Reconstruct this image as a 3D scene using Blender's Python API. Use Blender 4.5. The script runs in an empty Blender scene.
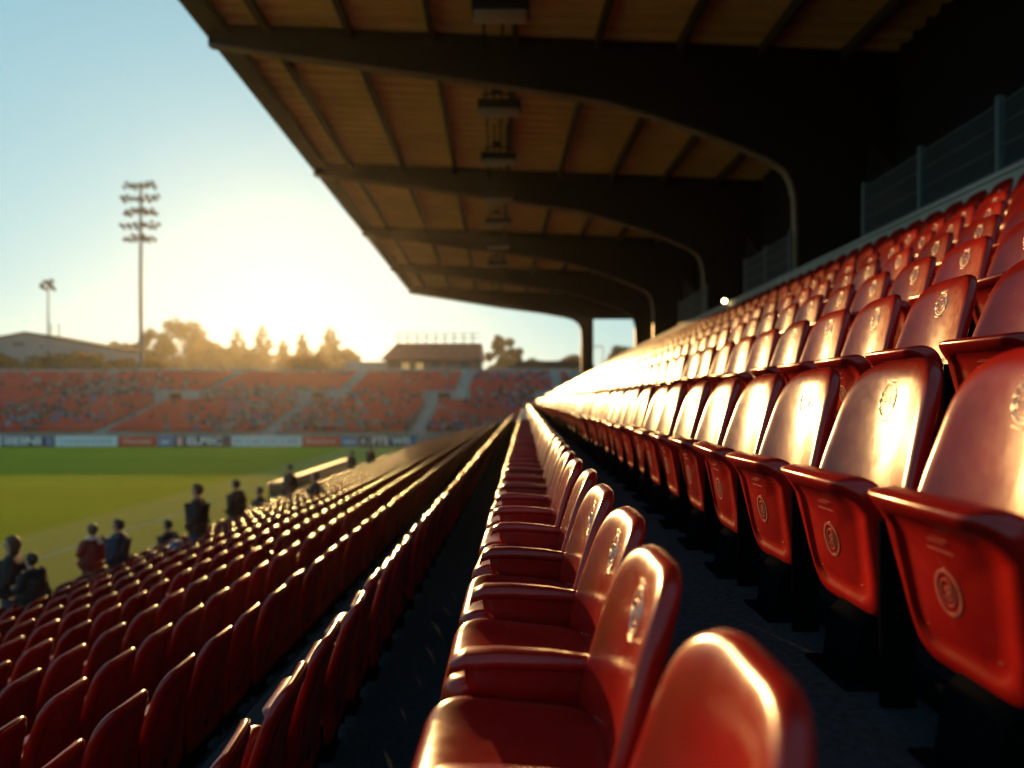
import bpy, bmesh, math, random
import numpy as np
from mathutils import Vector, Matrix
random.seed(7)
rng = np.random.default_rng(11)
S = bpy.context.scene
COL = S.collection
R = math.radians
EYE = 5.0
F = 683.0
SUN_EL, SUN_AZ = R(8.8), R(19)      # azimuth measured from +Y towards -X

# ------------------------------------------------------------------ materials
def newmat(name):
    m = bpy.data.materials.new(name); m.use_nodes = True
    nt = m.node_tree; b = nt.nodes['Principled BSDF']
    return m, nt, b

def mat(name, col, rough=.6, metal=0., var=.15, scale=6., bump=0., bscale=60., coat=0., rvar=.0, spec=.5, objvar=0., detail=5., emit=None, estr=0., trans=0.):
    m, nt, b = newmat(name)
    N, L = nt.nodes, nt.links
    tc = N.new('ShaderNodeTexCoord')
    nz = N.new('ShaderNodeTexNoise'); nz.inputs['Scale'].default_value = scale; nz.inputs['Detail'].default_value = detail
    nz.inputs['Roughness'].default_value = .6
    L.new(tc.outputs['Object'], nz.inputs['Vector'])
    src = nz.outputs['Fac']
    rp = N.new('ShaderNodeMapRange'); rp.inputs[1].default_value = .3; rp.inputs[2].default_value = .7
    rp.inputs[3].default_value = 1 - var; rp.inputs[4].default_value = 1 + var
    L.new(src, rp.inputs[0])
    mul = N.new('ShaderNodeMix'); mul.data_type = 'RGBA'; mul.blend_type = 'MULTIPLY'; mul.inputs[0].default_value = 1
    mul.inputs[6].default_value = (*col, 1)
    L.new(rp.outputs[0], mul.inputs[7])
    out = mul.outputs[2]
    if objvar:
        oi = N.new('ShaderNodeObjectInfo')
        hs = N.new('ShaderNodeHueSaturation')
        r2 = N.new('ShaderNodeMapRange'); r2.inputs[3].default_value = 1 - objvar; r2.inputs[4].default_value = 1 + objvar
        L.new(oi.outputs['Random'], r2.inputs[0]); L.new(r2.outputs[0], hs.inputs['Value'])
        r3 = N.new('ShaderNodeMapRange'); r3.inputs[3].default_value = .493; r3.inputs[4].default_value = .51
        L.new(oi.outputs['Random'], r3.inputs[0]); L.new(r3.outputs[0], hs.inputs['Hue'])
        L.new(out, hs.inputs['Color']); out = hs.outputs[0]
    L.new(out, b.inputs['Base Color'])
    b.inputs['Roughness'].default_value = rough
    b.inputs['Metallic'].default_value = metal
    b.inputs['Specular IOR Level'].default_value = spec
    b.inputs['Coat Weight'].default_value = coat
    b.inputs['Coat Roughness'].default_value = .12
    if rvar:
        nr = N.new('ShaderNodeTexNoise'); nr.inputs['Scale'].default_value = scale * 2.3; nr.inputs['Detail'].default_value = 6
        L.new(tc.outputs['Object'], nr.inputs['Vector'])
        rr = N.new('ShaderNodeMapRange'); rr.inputs[1].default_value = .35; rr.inputs[2].default_value = .7
        rr.inputs[3].default_value = max(.03, rough - rvar); rr.inputs[4].default_value = rough + rvar
        L.new(nr.outputs['Fac'], rr.inputs[0]); L.new(rr.outputs[0], b.inputs['Roughness'])
    if bump:
        nb = N.new('ShaderNodeTexNoise'); nb.inputs['Scale'].default_value = bscale; nb.inputs['Detail'].default_value = 3
        L.new(tc.outputs['Object'], nb.inputs['Vector'])
        bp = N.new('ShaderNodeBump'); bp.inputs['Strength'].default_value = bump; bp.inputs['Distance'].default_value = .01
        L.new(nb.outputs['Fac'], bp.inputs['Height']); L.new(bp.outputs[0], b.inputs['Normal'])
    if emit:
        b.inputs['Emission Color'].default_value = (*emit, 1); b.inputs['Emission Strength'].default_value = estr
    if trans:
        # leaves / grass let some light through
        tr = N.new('ShaderNodeBsdfTranslucent'); L.new(out, tr.inputs['Color'])
        mx = N.new('ShaderNodeMixShader'); mx.inputs[0].default_value = trans
        L.new(b.outputs[0], mx.inputs[1]); L.new(tr.outputs[0], mx.inputs[2])
        L.new(mx.outputs[0], N['Material Output'].inputs['Surface'])
    return m

def seat_material():
    m, nt, b = newmat('red_seat_plastic')
    N, L = nt.nodes, nt.links
    tc = N.new('ShaderNodeTexCoord'); oi = N.new('ShaderNodeObjectInfo')
    off = N.new('ShaderNodeVectorMath'); off.operation = 'ADD'
    sc = N.new('ShaderNodeVectorMath'); sc.operation = 'SCALE'; sc.inputs['Scale'].default_value = 37.
    cb = N.new('ShaderNodeCombineXYZ')
    for k in range(3): L.new(oi.outputs['Random'], cb.inputs[k])
    L.new(cb.outputs[0], sc.inputs[0]); L.new(tc.outputs['Object'], off.inputs[0]); L.new(sc.outputs[0], off.inputs[1])
    n1 = N.new('ShaderNodeTexNoise'); n1.inputs['Scale'].default_value = 5; n1.inputs['Detail'].default_value = 8; n1.inputs['Roughness'].default_value = .65
    L.new(off.outputs[0], n1.inputs['Vector'])
    ramp = N.new('ShaderNodeValToRGB')
    ramp.color_ramp.elements[0].position = .35; ramp.color_ramp.elements[0].color = (.22, .004, .003, 1)
    ramp.color_ramp.elements[1].position = .7; ramp.color_ramp.elements[1].color = (.32, .008, .005, 1)
    L.new(n1.outputs['Fac'], ramp.inputs[0])
    # pale scuffs and dust
    n2 = N.new('ShaderNodeTexNoise'); n2.inputs['Scale'].default_value = 22; n2.inputs['Detail'].default_value = 9; n2.inputs['Roughness'].default_value = .75
    L.new(off.outputs[0], n2.inputs['Vector'])
    r2 = N.new('ShaderNodeMapRange'); r2.inputs[1].default_value = .60; r2.inputs[2].default_value = .78; r2.inputs[4].default_value = .22
    L.new(n2.outputs['Fac'], r2.inputs[0])
    mx = N.new('ShaderNodeMix'); mx.data_type = 'RGBA'; mx.inputs[7].default_value = (.44, .13, .09, 1)
    L.new(r2.outputs[0], mx.inputs[0]); L.new(ramp.outputs[0], mx.inputs[6])
    hs = N.new('ShaderNodeHueSaturation')
    rv = N.new('ShaderNodeMapRange'); rv.inputs[3].default_value = .70; rv.inputs[4].default_value = 1.18
    L.new(oi.outputs['Random'], rv.inputs[0]); L.new(rv.outputs[0], hs.inputs['Value']); L.new(mx.outputs[2], hs.inputs['Color'])
    L.new(hs.outputs[0], b.inputs['Base Color'])
    rr = N.new('ShaderNodeMapRange'); rr.inputs[1].default_value = .3; rr.inputs[2].default_value = .75; rr.inputs[3].default_value = .19; rr.inputs[4].default_value = .29
    L.new(n2.outputs['Fac'], rr.inputs[0]); L.new(rr.outputs[0], b.inputs['Roughness'])
    b.inputs['Specular IOR Level'].default_value = .38
    n3 = N.new('ShaderNodeTexNoise'); n3.inputs['Scale'].default_value = 260; n3.inputs['Detail'].default_value = 2
    L.new(off.outputs[0], n3.inputs['Vector'])
    n4 = N.new('ShaderNodeTexNoise'); n4.inputs['Scale'].default_value = 9; n4.inputs['Detail'].default_value = 2
    L.new(off.outputs[0], n4.inputs['Vector'])
    ad = N.new('ShaderNodeMath'); ad.operation = 'MULTIPLY_ADD'; ad.inputs[1].default_value = 1.6
    L.new(n4.outputs['Fac'], ad.inputs[0]); L.new(n3.outputs['Fac'], ad.inputs[2])
    bp = N.new('ShaderNodeBump'); bp.inputs['Strength'].default_value = .052; bp.inputs['Distance'].default_value = .004
    L.new(ad.outputs[0], bp.inputs['Height']); L.new(bp.outputs[0], b.inputs['Normal'])
    return m

M = {}
M['seat'] = seat_material()
M['leg'] = mat('black_leg_metal', (.004, .0042, .005), .9, .0, spec=0.)
M['crest'] = mat('silver_crest', (.50, .46, .42), .38, .65, var=.35, scale=60)
M['emblem'] = mat('faded_print', (.30, .055, .04), .45, var=.5, scale=40)
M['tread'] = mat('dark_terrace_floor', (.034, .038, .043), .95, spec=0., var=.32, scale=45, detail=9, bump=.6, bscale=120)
M['concrete'] = mat('concrete', (.30, .29, .27), .85, var=.25, scale=1.5, bump=.2, bscale=30)
M['pale_concrete'] = mat('pale_concrete', (.33, .32, .30), .8, var=.2, scale=.8)
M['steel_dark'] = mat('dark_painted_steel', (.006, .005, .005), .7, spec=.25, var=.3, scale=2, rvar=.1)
M['flange'] = mat('sun_tinted_steel', (.17, .11, .06), .5, var=.25, scale=3)  # same paint as the frames, with the sun's gold put into the colour
M['purlin'] = mat('brown_purlin', (.055, .036, .024), .6, var=.25, scale=2)
M['deck'] = mat('ochre_roof_deck', (.70, .46, .26), .7, var=.18, scale=.5)
M['roof_top'] = mat('roof_sheet', (.2, .2, .2), .6)
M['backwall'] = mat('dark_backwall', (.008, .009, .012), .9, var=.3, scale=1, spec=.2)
M['fence'] = mat('grey_green_fence', (.055, .075, .08), .6, .1)
M['lampbody'] = mat('black_lamp_body', (.02, .018, .016), .5, .3)
M['diffuser'] = mat('lamp_glass', (.34, .30, .26), .3)
M['lamp_on'] = mat('lit_lamp', (.9, .7, .4), .4, emit=(1, .72, .35), estr=14)
M['board_navy'] = mat('navy_board', (.02, .03, .09), .5)
M['board_white'] = mat('white_board', (.72, .76, .80), .5, var=.05)
M['board_red'] = mat('red_board', (.62, .03, .02), .5, var=.05)
M['board_blue'] = mat('blue_board', (.08, .20, .42), .5, var=.1)
M['text_white'] = mat('white_lettering', (.75, .78, .82), .5, var=.03)
M['text_blue'] = mat('blue_lettering', (.16, .26, .40), .5, var=.03)
M['text_pink'] = mat('pink_lettering', (.78, .45, .42), .5, var=.03)
M['far_seat'] = mat('far_red_seat', (.55, .030, .013), .5, var=.2, scale=.4)
M['mast'] = mat('galvanised_mast', (.10, .12, .12), .5, .5)
M['brick'] = mat('brown_tile_roof', (.30, .075, .04), .8, var=.3, scale=1.2)
M['darkwall'] = mat('dark_cladding', (.10, .07, .055), .7, var=.2)
M['clad'] = mat('grey_cladding', (.20, .225, .23), .6, var=.1, scale=.3)
M['glass'] = mat('window_glass', (.05, .06, .07), .1)
M['warmglass'] = mat('lit_window', (.4, .25, .1), .3, emit=(1, .6, .2), estr=.2)
M['bark'] = mat('bark', (.07, .05, .035), .9)
M['leaf_a'] = mat('autumn_leaf', (.17, .105, .018), .7, var=.5, scale=.5, trans=.5)
M['leaf_b'] = mat('green_leaf', (.10, .085, .018), .7, var=.5, scale=.5, trans=.5)
M['leaf_c'] = mat('conifer_leaf', (.085, .070, .016), .7, var=.5, scale=.5, trans=.5)
M['white_paint'] = mat('white_paint', (.24, .23, .21), .7, var=.15)
M['line'] = mat('pitch_line', (.30, .30, .26), .9, spec=0., var=.3, scale=5)
M['smoke_panel'] = mat('smoked_panel', (.045, .04, .03), .25)
M['skin'] = mat('skin', (.45, .25, .17), .5, var=.08)
M['hair_dark'] = mat('dark_hair', (.015, .009, .006), .6, var=.4, scale=60)
M['hair_brown'] = mat('brown_hair', (.06, .03, .014), .6, var=.4, scale=60)
M['coat_black'] = mat('black_coat', (.012, .012, .014), .9, var=.2)
M['coat_navy'] = mat('navy_coat', (.015, .022, .045), .9, var=.2)
M['coat_red'] = mat('red_jacket', (.17, .012, .012), .8, var=.2)
M['coat_grey'] = mat('charcoal_coat', (.03, .03, .03), .9, var=.2)
M['jeans'] = mat('dark_jeans', (.03, .045, .08), .9, var=.2)
M['shoe'] = mat('black_shoe', (.012, .012, .012), .5)
M['scarf'] = mat('pale_scarf', (.6, .5, .45), .9)
M['bag_blue'] = mat('blue_bag_cloth', (.06, .16, .30), .8)

def grass_material():
    m, nt, b = newmat('mown_grass')
    N, L = nt.nodes, nt.links
    tc = N.new('ShaderNodeTexCoord')
    sep = N.new('ShaderNodeSeparateXYZ'); L.new(tc.outputs['Object'], sep.inputs[0])
    # mown bands running across the pitch
    md = N.new('ShaderNodeMath'); md.operation = 'PINGPONG'; md.inputs[1].default_value = 5.2
    L.new(sep.outputs['Y'], md.inputs[0])
    st = N.new('ShaderNodeMapRange'); st.inputs[1].default_value = 2.3; st.inputs[2].default_value = 2.9
    L.new(md.outputs[0], st.inputs[0])
    n1 = N.new('ShaderNodeTexNoise'); n1.inputs['Scale'].default_value = .35; n1.inputs['Detail'].default_value = 8; n1.inputs['Roughness'].default_value = .7
    L.new(tc.outputs['Object'], n1.inputs['Vector'])
    ramp = N.new('ShaderNodeValToRGB')
    ramp.color_ramp.elements[0].position = .3; ramp.color_ramp.elements[0].color = (.062, .125, .007, 1)
    ramp.color_ramp.elements[1].position = .7; ramp.color_ramp.elements[1].color = (.10, .17, .012, 1)
    L.new(n1.outputs['Fac'], ramp.inputs[0])
    mx = N.new('ShaderNodeMix'); mx.data_type = 'RGBA'; mx.blend_type = 'MULTIPLY'
    mx.inputs[7].default_value = (.70, .78, .7, 1)
    L.new(st.outputs[0], mx.inputs[0]); L.new(ramp.outputs[0], mx.inputs[6])
    # worn, paler border outside the touchline
    bd = N.new('ShaderNodeMapRange'); bd.inputs[1].default_value = -18.9; bd.inputs[2].default_value = -18.1
    L.new(sep.outputs['X'], bd.inputs[0])
    m2 = N.new('ShaderNodeMix'); m2.data_type = 'RGBA'
    m2.inputs[7].default_value = (.21, .175, .125, 1)
    L.new(bd.outputs[0], m2.inputs[0]); L.new(mx.outputs[2], m2.inputs[6])
    L.new(m2.outputs[2], b.inputs['Base Color'])
    b.inputs['Roughness'].default_value = .8; b.inputs['Specular IOR Level'].default_value = 0.
    b.inputs['Sheen Weight'].default_value = 1.; b.inputs['Sheen Roughness'].default_value = .55; b.inputs['Sheen Tint'].default_value = (.80, .80, .08, 1)
    nb = N.new('ShaderNodeTexNoise'); nb.inputs['Scale'].default_value = 4; nb.inputs['Detail'].default_value = 8; nb.inputs['Roughness'].default_value = .7
    L.new(tc.outputs['Object'], nb.inputs['Vector'])
    bp = N.new('ShaderNodeBump'); bp.inputs['Strength'].default_value = 1.; bp.inputs['Distance'].default_value = .5
    L.new(nb.outputs['Fac'], bp.inputs['Height']); L.new(bp.outputs[0], b.inputs['Normal'])
    return m
M['grass'] = grass_material()
M['soil'] = mat('rough_ground', (.06, .06, .03), .95, var=.4, scale=.1)

# ------------------------------------------------------------------ mesh helpers
class MB:
    def __init__(s): s.v = []; s.f = []; s.mi = []
    def add(s, vs, fs, mi=0):
        o = len(s.v); s.v += [tuple(p) for p in vs]
        s.f += [tuple(i + o for i in f) for f in fs]; s.mi += [mi] * len(fs)
        return s
    def box(s, a, b, mi=0):
        (x0, y0, z0), (x1, y1, z1) = a, b
        s.add([(x0,y0,z0),(x1,y0,z0),(x1,y1,z0),(x0,y1,z0),(x0,y0,z1),(x1,y0,z1),(x1,y1,z1),(x0,y1,z1)],
              [(0,3,2,1),(4,5,6,7),(0,1,5,4),(1,2,6,5),(2,3,7,6),(3,0,4,7)], mi); return s
    def beam(s, p, q, w, h, mi=0, up=(0,0,1)):
        p, q = Vector(p), Vector(q); d = (q - p).normalized(); u = Vector(up)
        if abs(d.dot(u)) > .98: u = Vector((1, 0, 0))
        r = d.cross(u).normalized(); u = r.cross(d)
        vs = []
        for c in (p, q):
            for a, b in ((-1,-1),(1,-1),(1,1),(-1,1)): vs.append(c + r * (a * w / 2) + u * (b * h / 2))
        s.add(vs, [(0,1,2,3),(7,6,5,4),(0,4,5,1),(1,5,6,2),(2,6,7,3),(3,7,4,0)], mi); return s
    def tube(s, pts, rad, n=8, mi=0):
        pts = [Vector(p) for p in pts]
        rs = rad if isinstance(rad, (list, tuple)) else [rad] * len(pts)
        vs = []; fs = []
        for i, p in enumerate(pts):
            d = (pts[min(i+1, len(pts)-1)] - pts[max(i-1, 0)]).normalized()
            u = Vector((0, 0, 1)) if abs(d.z) < .9 else Vector((1, 0, 0))
            r = d.cross(u).normalized(); u = r.cross(d)
            for k in range(n):
                a = 2 * math.pi * k / n; vs.append(p + r * (math.cos(a) * rs[i]) + u * (math.sin(a) * rs[i]))
        for i in range(len(pts) - 1):
            for k in range(n):
                fs.append((i*n+k, i*n+(k+1) % n, (i+1)*n+(k+1) % n, (i+1)*n+k))
        fs.append(tuple(range(n))[::-1]); fs.append(tuple((len(pts)-1)*n + k for k in range(n)))
        s.add(vs, fs, mi); return s
    def prism(s, poly, axis, a, b, mi=0):
        """poly of 2D points extruded along axis 'y' (poly = x,z) or 'x' (poly = y,z)"""
        def P(p, t): return (p[0], t, p[1]) if axis == 'y' else (t, p[0], p[1])
        n = len(poly); vs = [P(p, a) for p in poly] + [P(p, b) for p in poly]
        fs = [tuple(range(n))[::-1], tuple(range(n, 2*n))]
        for i in range(n): fs.append((i, (i+1) % n, n + (i+1) % n, n + i))
        s.add(vs, fs, mi); return s
    def mesh(s, name, mats, smooth=False, angle=None):
        me = bpy.data.meshes.new(name); me.from_pydata(s.v, [], s.f)
        for m in (mats if isinstance(mats, (list, tuple)) else [mats]): me.materials.append(m)
        if any(s.mi): me.polygons.foreach_set('material_index', s.mi)
        bm = bmesh.new(); bm.from_mesh(me); bmesh.ops.recalc_face_normals(bm, faces=bm.faces); bm.to_mesh(me); bm.free()
        if smooth: me.shade_smooth()
        if angle is not None: me.shade_smooth(); me.set_sharp_from_angle(angle=angle)
        me.update(); return me
    def obj(s, name, mats, parent=None, smooth=False, angle=None):
        return link(name, s.mesh(name, mats, smooth, angle), parent)

def link(name, me, parent=None):
    o = bpy.data.objects.new(name, me); COL.objects.link(o)
    if parent: o.parent = parent
    return o
def tag(o, label=None, cat=None, group=None, kind=None):
    if label: o['label'] = label
    if cat: o['category'] = cat
    if group: o['group'] = group
    if kind: o['kind'] = kind
    return o
def thing(name, label, cat, loc=(0, 0, 0), rz=0, group=None):
    o = bpy.data.objects.new(name, None); COL.objects.link(o); o.empty_display_size = .2
    o.location = loc; o.rotation_euler = (0, 0, rz)
    return tag(o, label, cat, group)
def bevel_mesh(me, w, seg=2):
    bm = bmesh.new(); bm.from_mesh(me)
    bmesh.ops.bevel(bm, geom=list(bm.edges), offset=w, segments=seg, profile=.5, affect='EDGES')
    bm.to_mesh(me); bm.free(); me.shade_smooth(); me.set_sharp_from_angle(angle=R(40)); return me
def np_mesh(name, V, Fq, mats, mi=None, smooth=False):
    me = bpy.data.meshes.new(name)
    nv, nf = len(V), len(Fq); k = Fq.shape[1]
    me.vertices.add(nv); me.vertices.foreach_set('co', np.asarray(V, np.float32).ravel())
    me.loops.add(nf * k); me.loops.foreach_set('vertex_index', np.asarray(Fq, np.int32).ravel())
    me.polygons.add(nf); me.polygons.foreach_set('loop_start', np.arange(nf, dtype=np.int32) * k)
    for m in mats: me.materials.append(m)
    if mi is not None: me.polygons.foreach_set('material_index', np.asarray(mi, np.int32))
    me.update(calc_edges=True); me.validate()
    if smooth: me.shade_smooth()
    return me

ONES = ['', 'first', 'second', 'third', 'fourth', 'fifth', 'sixth', 'seventh', 'eighth', 'ninth', 'tenth', 'eleventh', 'twelfth', 'thirteenth',
        'fourteenth', 'fifteenth', 'sixteenth', 'seventeenth', 'eighteenth', 'nineteenth']
TENS = ['', '', 'twent', 'thirt', 'fort', 'fift', 'sixt', 'sevent', 'eight', 'ninet']
def ordinal(n):
    if n < 20: return ONES[n]
    if n >= 100: return 'hundredth' if n == 100 else 'hundred-and-' + ordinal(n - 100)
    return TENS[n // 10] + ('ieth' if n % 10 == 0 else 'y-' + ONES[n % 10])

# ------------------------------------------------------------------ the seat
def rounded(corners, n):
    """corners: (x, y, radius) counter-clockwise -> rounded outline"""
    out = []; m = len(corners)
    for i in range(m):
        x, y, r = corners[i]; p = Vector((x, y)); a = Vector(corners[i-1][:2]); b = Vector(corners[(i+1) % m][:2])
        da = (a - p).normalized(); db = (b - p).normalized()
        for k in range(n + 1):
            t = k / n
            q0, q1 = p + da * r, p + db * r
            out.append(tuple(q0 * (1-t)**2 + p * (2*t*(1-t)) * 1.0 + q1 * t**2))
    return out
def ring_solid(outl, c, fpos, front_s, back_s):
    """closed shell out of concentric rings; fpos(p, s, side) -> 3D, side -1 front, 0 edge, +1 back"""
    c = Vector(c); n = len(outl); vs = []; fs = []
    seq = [(s, -1) for s in front_s] + [(1., 0)] + [(s, 1) for s in back_s[::-1]]
    vs.append(fpos(c, 0., -1))
    for s, side in seq:
        for p in outl: vs.append(fpos(c + (Vector(p) - c) * s, s, side))
    vs.append(fpos(c, 0., 1))
    for k in range(n): fs.append((0, 1 + k, 1 + (k+1) % n))
    for j in range(len(seq) - 1):
        a, b = 1 + j*n, 1 + (j+1)*n
        for k in range(n): fs.append((a+k, b+k, b+(k+1) % n, a+(k+1) % n))
    a = 1 + (len(seq)-1)*n; e = len(vs) - 1
    for k in range(n): fs.append((a+k, e, a+(k+1) % n))
    return vs, fs

def back_mid(y, z):
    t = (z - .27) / .58
    return -.105 + .105*t + .018*t*t*t - (.050 - .018*t) * (y/.22)**2 * min(1, max(0, (t + .15)/.55)) - .02*max(0, .25-t) + (.09*max(0, -t)**1.2 if t < 0 else 0)
def back_front(y, z, s=0.):
    return back_mid(y, z) - .027
def back_pos(p, s, side):
    y, z = p
    t = .027 * (1 - max(0, (s - .86)/.14)**2.2 * .55)
    x = back_mid(y, z)
    if side == 0: return (x, y, z)
    if side < 0: return (x - t, y, z)
    hollow = .016 * min(1, max(0, (.84 - s) / .08))
    return (x + t - hollow, y, z)
def make_back_wide(n, fs_, bs_):
    o = rounded([(-.235, .10, .06), (.235, .10, .06), (.258, .34, .10), (.254, .55, .10), (.220, .85, .125), (-.220, .85, .125), (-.254, .55, .10), (-.258, .34, .10)], n)
    return ring_solid(o, (0, .50), back_pos, fs_, bs_)
def make_back(n, fs_, bs_):
    o = rounded([(-.20, .18, .06), (.20, .18, .06), (.256, .34, .10), (.250, .52, .10), (.205, .85, .14), (-.205, .85, .14), (-.250, .52, .10), (-.256, .34, .10)], n)
    return ring_solid(o, (0, .50), back_pos, fs_, bs_)
def pan_local(p, s, side):
    y, d = p
    mid = -.022 * max(0, 1 - (abs(y)/.2)**2) * min(1, d/.12) - max(0, d - .28)**2 * 3.0 + .012
    th = .026 + .021 * max(0, (d - .28) / .13)
    th *= 1 - max(0, (s - .9)/.1)**2.2 * .5
    if side == 0: h = mid
    elif side < 0: h = mid + th
    else: h = mid - th + (.009 if s <= .74 else 0.)
    return y, d, h
def pan_down(p, s, side):
    y, d, h = pan_local(p, s, side); return (-.085 - d, y, .425 + h + .04*d)
def pan_up(p, s, side):
    y, d, h = pan_local(p, s, side); return (-.14 - .16*d + h, y, .165 + d*.95 + h*.2)
def make_pan(n, fs_, bs_, pos):
    o = rounded([(-.20, 0, .10), (.20, 0, .10), (.246, .405, .085), (-.246, .405, .085)], n)
    return ring_solid(o, (0, .2), pos, fs_, bs_)

HF = [.15, .3, .45, .6, .74, .84, .91, .96, .988]; HB = [.2, .4, .6, .76, .84, .91, .96, .988]
PB = [.3, .55, .735, .765, .85, .91, .96, .988]
back_me = MB().add(*make_back(9, HF, HB)).mesh('backrest', M['seat'], smooth=True)
back_wide_me = MB().add(*make_back_wide(9, HF, HB)).mesh('backrest', M['seat'], smooth=True)
pan_dn_me = MB().add(*make_pan(9, HF, PB, pan_down)).mesh('seat_pan', M['seat'], smooth=True)
pan_up_me = MB().add(*make_pan(9, HF, PB, pan_up)).mesh('seat_pan', M['seat'], smooth=True)

def arm_mesh():
    b = MB()
    # side wing: a thin web below a rounded arm that runs from the backrest to the front of the pan
    o = rounded([(-.07, .41, .02), (-.06, .53, .02), (-.41, .545, .02), (-.40, .47, .04), (-.32, .40, .05)], 5)
    def pos(p, s, side):
        t = .010 * (1 - max(0, (s-.9)/.1)**2*.6); return (p[0], .255 + side * t, p[1])
    b.add(*ring_solid(o, (-.24, .48), pos, [.4, .8, .95], [.4, .8, .95]))
    pts = []; N_ = 12
    path = [(-.03, .525), (-.10, .535), (-.20, .545), (-.32, .552), (-.40, .55), (-.435, .535), (-.445, .51)]
    hw = [.018, .028, .036, .041, .042, .034, .014]; hh = [.013, .017, .020, .021, .021, .018, .009]
    vs = []
    for (x, z), w, h in zip(path, hw, hh):
        for k in range(N_):
            a = 2*math.pi*k/N_
            ca, sa = math.cos(a), math.sin(a)
            vs.append((x, .255 + w*math.copysign(abs(ca)**.7, ca), z + h*math.copysign(abs(sa)**.7, sa)))
    fs = []
    for i in range(len(path)-1):
        for k in range(N_): fs.append((i*N_+k, i*N_+(k+1) % N_, (i+1)*N_+(k+1) % N_, (i+1)*N_+k))
    fs.append(tuple(range(N_))); fs.append(tuple((len(path)-1)*N_+k for k in range(N_)))
    b.add(vs, fs)
    return b.mesh('armrest', M['seat'], smooth=True)
arm_me = arm_mesh()
def leg_mesh():
    b = MB()
    b.prism([(-.215, .012), (-.112, .012), (-.112, .205), (-.135, .205), (-.195, .15)], 'y', -.15, .03)
    b.box((-.25, -.18, 0), (-.10, .06, .012))
    b.box((-.126, -.03, .206), (-.104, .03, .40))
    b.box((-.20, .263, .0), (-.115, .279, .45)); b.box((-.15, -.268, .05), (-.118, .262, .12))  # side plate and low rail added to block sun slits between and under seats
    me = b.mesh('leg', M['leg']); return bevel_mesh(me, .004, 1)
leg_me = leg_mesh()

def crest_mesh():
    b = MB(); c = (0., .735)
    def P(y, z): return (back_front(c[0]+y, c[1]+z) - .0008, c[0]+y, c[1]+z)
    def stroke(pts, r): b.tube([P(*p) for p in pts], r, 5)
    def oval(ry, rz, a0=0, a1=360, n=30): return [(ry*math.cos(R(a0+(a1-a0)*k/n)), rz*math.sin(R(a0+(a1-a0)*k/n))) for k in range(n+1)]
    stroke(oval(.038, .047), .0021)
    stroke(oval(.029, .037), .0011)
    for a in range(-60, 241, 20):                       # wreath leaves between the two rings
        y, z = .0335*math.cos(R(a)), .042*math.sin(R(a))
        stroke([(y*.94, z*.94), (y*1.05 + .004*math.sin(R(a)), z*1.05)], .0014)
    for y in (-.018, -.009, 0, .009, .018):              # crown
        stroke([(y, .050), (y*1.15, .062 + .004*(y == 0))], .0016)
    stroke([(-.022, .050), (.022, .050)], .0018)
    stroke([(-.018, .020), (-.018, -.006), (0, -.024), (.018, -.006), (.018, .020), (-.018, .020)], .0013)   # shield
    stroke([(-.010, .012), (-.010, -.008)], .0016); stroke([(-.010, .012), (.004, .009), (-.010, .002), (.007, -.004), (-.010, -.008)], .0015)
    stroke([(.011, .012), (.011, -.006)], .0015)
    stroke([(-.026, -.052), (0, -.058), (.026, -.052)], .002)
    return b.mesh('crest', M['crest'], smooth=True)
crest_me = crest_mesh()
def emblem_mesh():
    b = MB()
    def P(y, d):
        p = pan_up((y, d), .5, 1); return (p[0] - .0012, p[1], p[2])
    def band(pts, w):
        for (a, c) in zip(pts[:-1], pts[1:]):
            a, c = Vector(a), Vector(c); n = (c - a).normalized(); n = Vector((-n.y, n.x)) * w / 2
            q = [a+n, a-n, c-n, c+n]
            up = [P(*p) for p in q]; dn = [(x + .002, y, z) for x, y, z in up]
            b.add(up + dn, [(0,1,2,3), (7,6,5,4), (0,4,5,1), (1,5,6,2), (2,6,7,3), (3,7,4,0)])
    n = 28
    band([(.040*math.cos(2*math.pi*k/n), .20+.046*math.sin(2*math.pi*k/n)) for k in range(n+1)], .007)
    band([(.024*math.cos(2*math.pi*k/n), .20+.028*math.sin(2*math.pi*k/n)) for k in range(n+1)], .003)
    band([(-.010, .185), (-.010, .217), (.008, .207), (-.006, .201), (.010, .190), (-.010, .185)], .004)
    band([(-.045, .285), (.045, .285)], .012)
    band([(-.03, .310), (.03, .310)], .004)
    band([(-.12, .095), (.12, .095)], .004)
    return b.mesh('emblem', M['emblem'])
emblem_me = emblem_mesh()

# low-detail copies for the mass of remaining seats
LF, LB = [.45, .84, .95, .99], [.6, .95, .99]
def low(pan, back=make_back):
    b = MB(); b.add(*back(3, LF, LB)); b.add(*make_pan(3, LF, [.6, .97], pan))
    b.box((-.21, -.15, 0), (-.115, .03, .2), 1); b.box((-.15, -.268, .03), (-.118, .268, .12), 1)  # pedestal, then the added rail that stops sun passing beneath
    return b
LOW = {'up': low(pan_up), 'down': low(pan_down), 'wide': low(pan_up, make_back_wide)}

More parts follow.
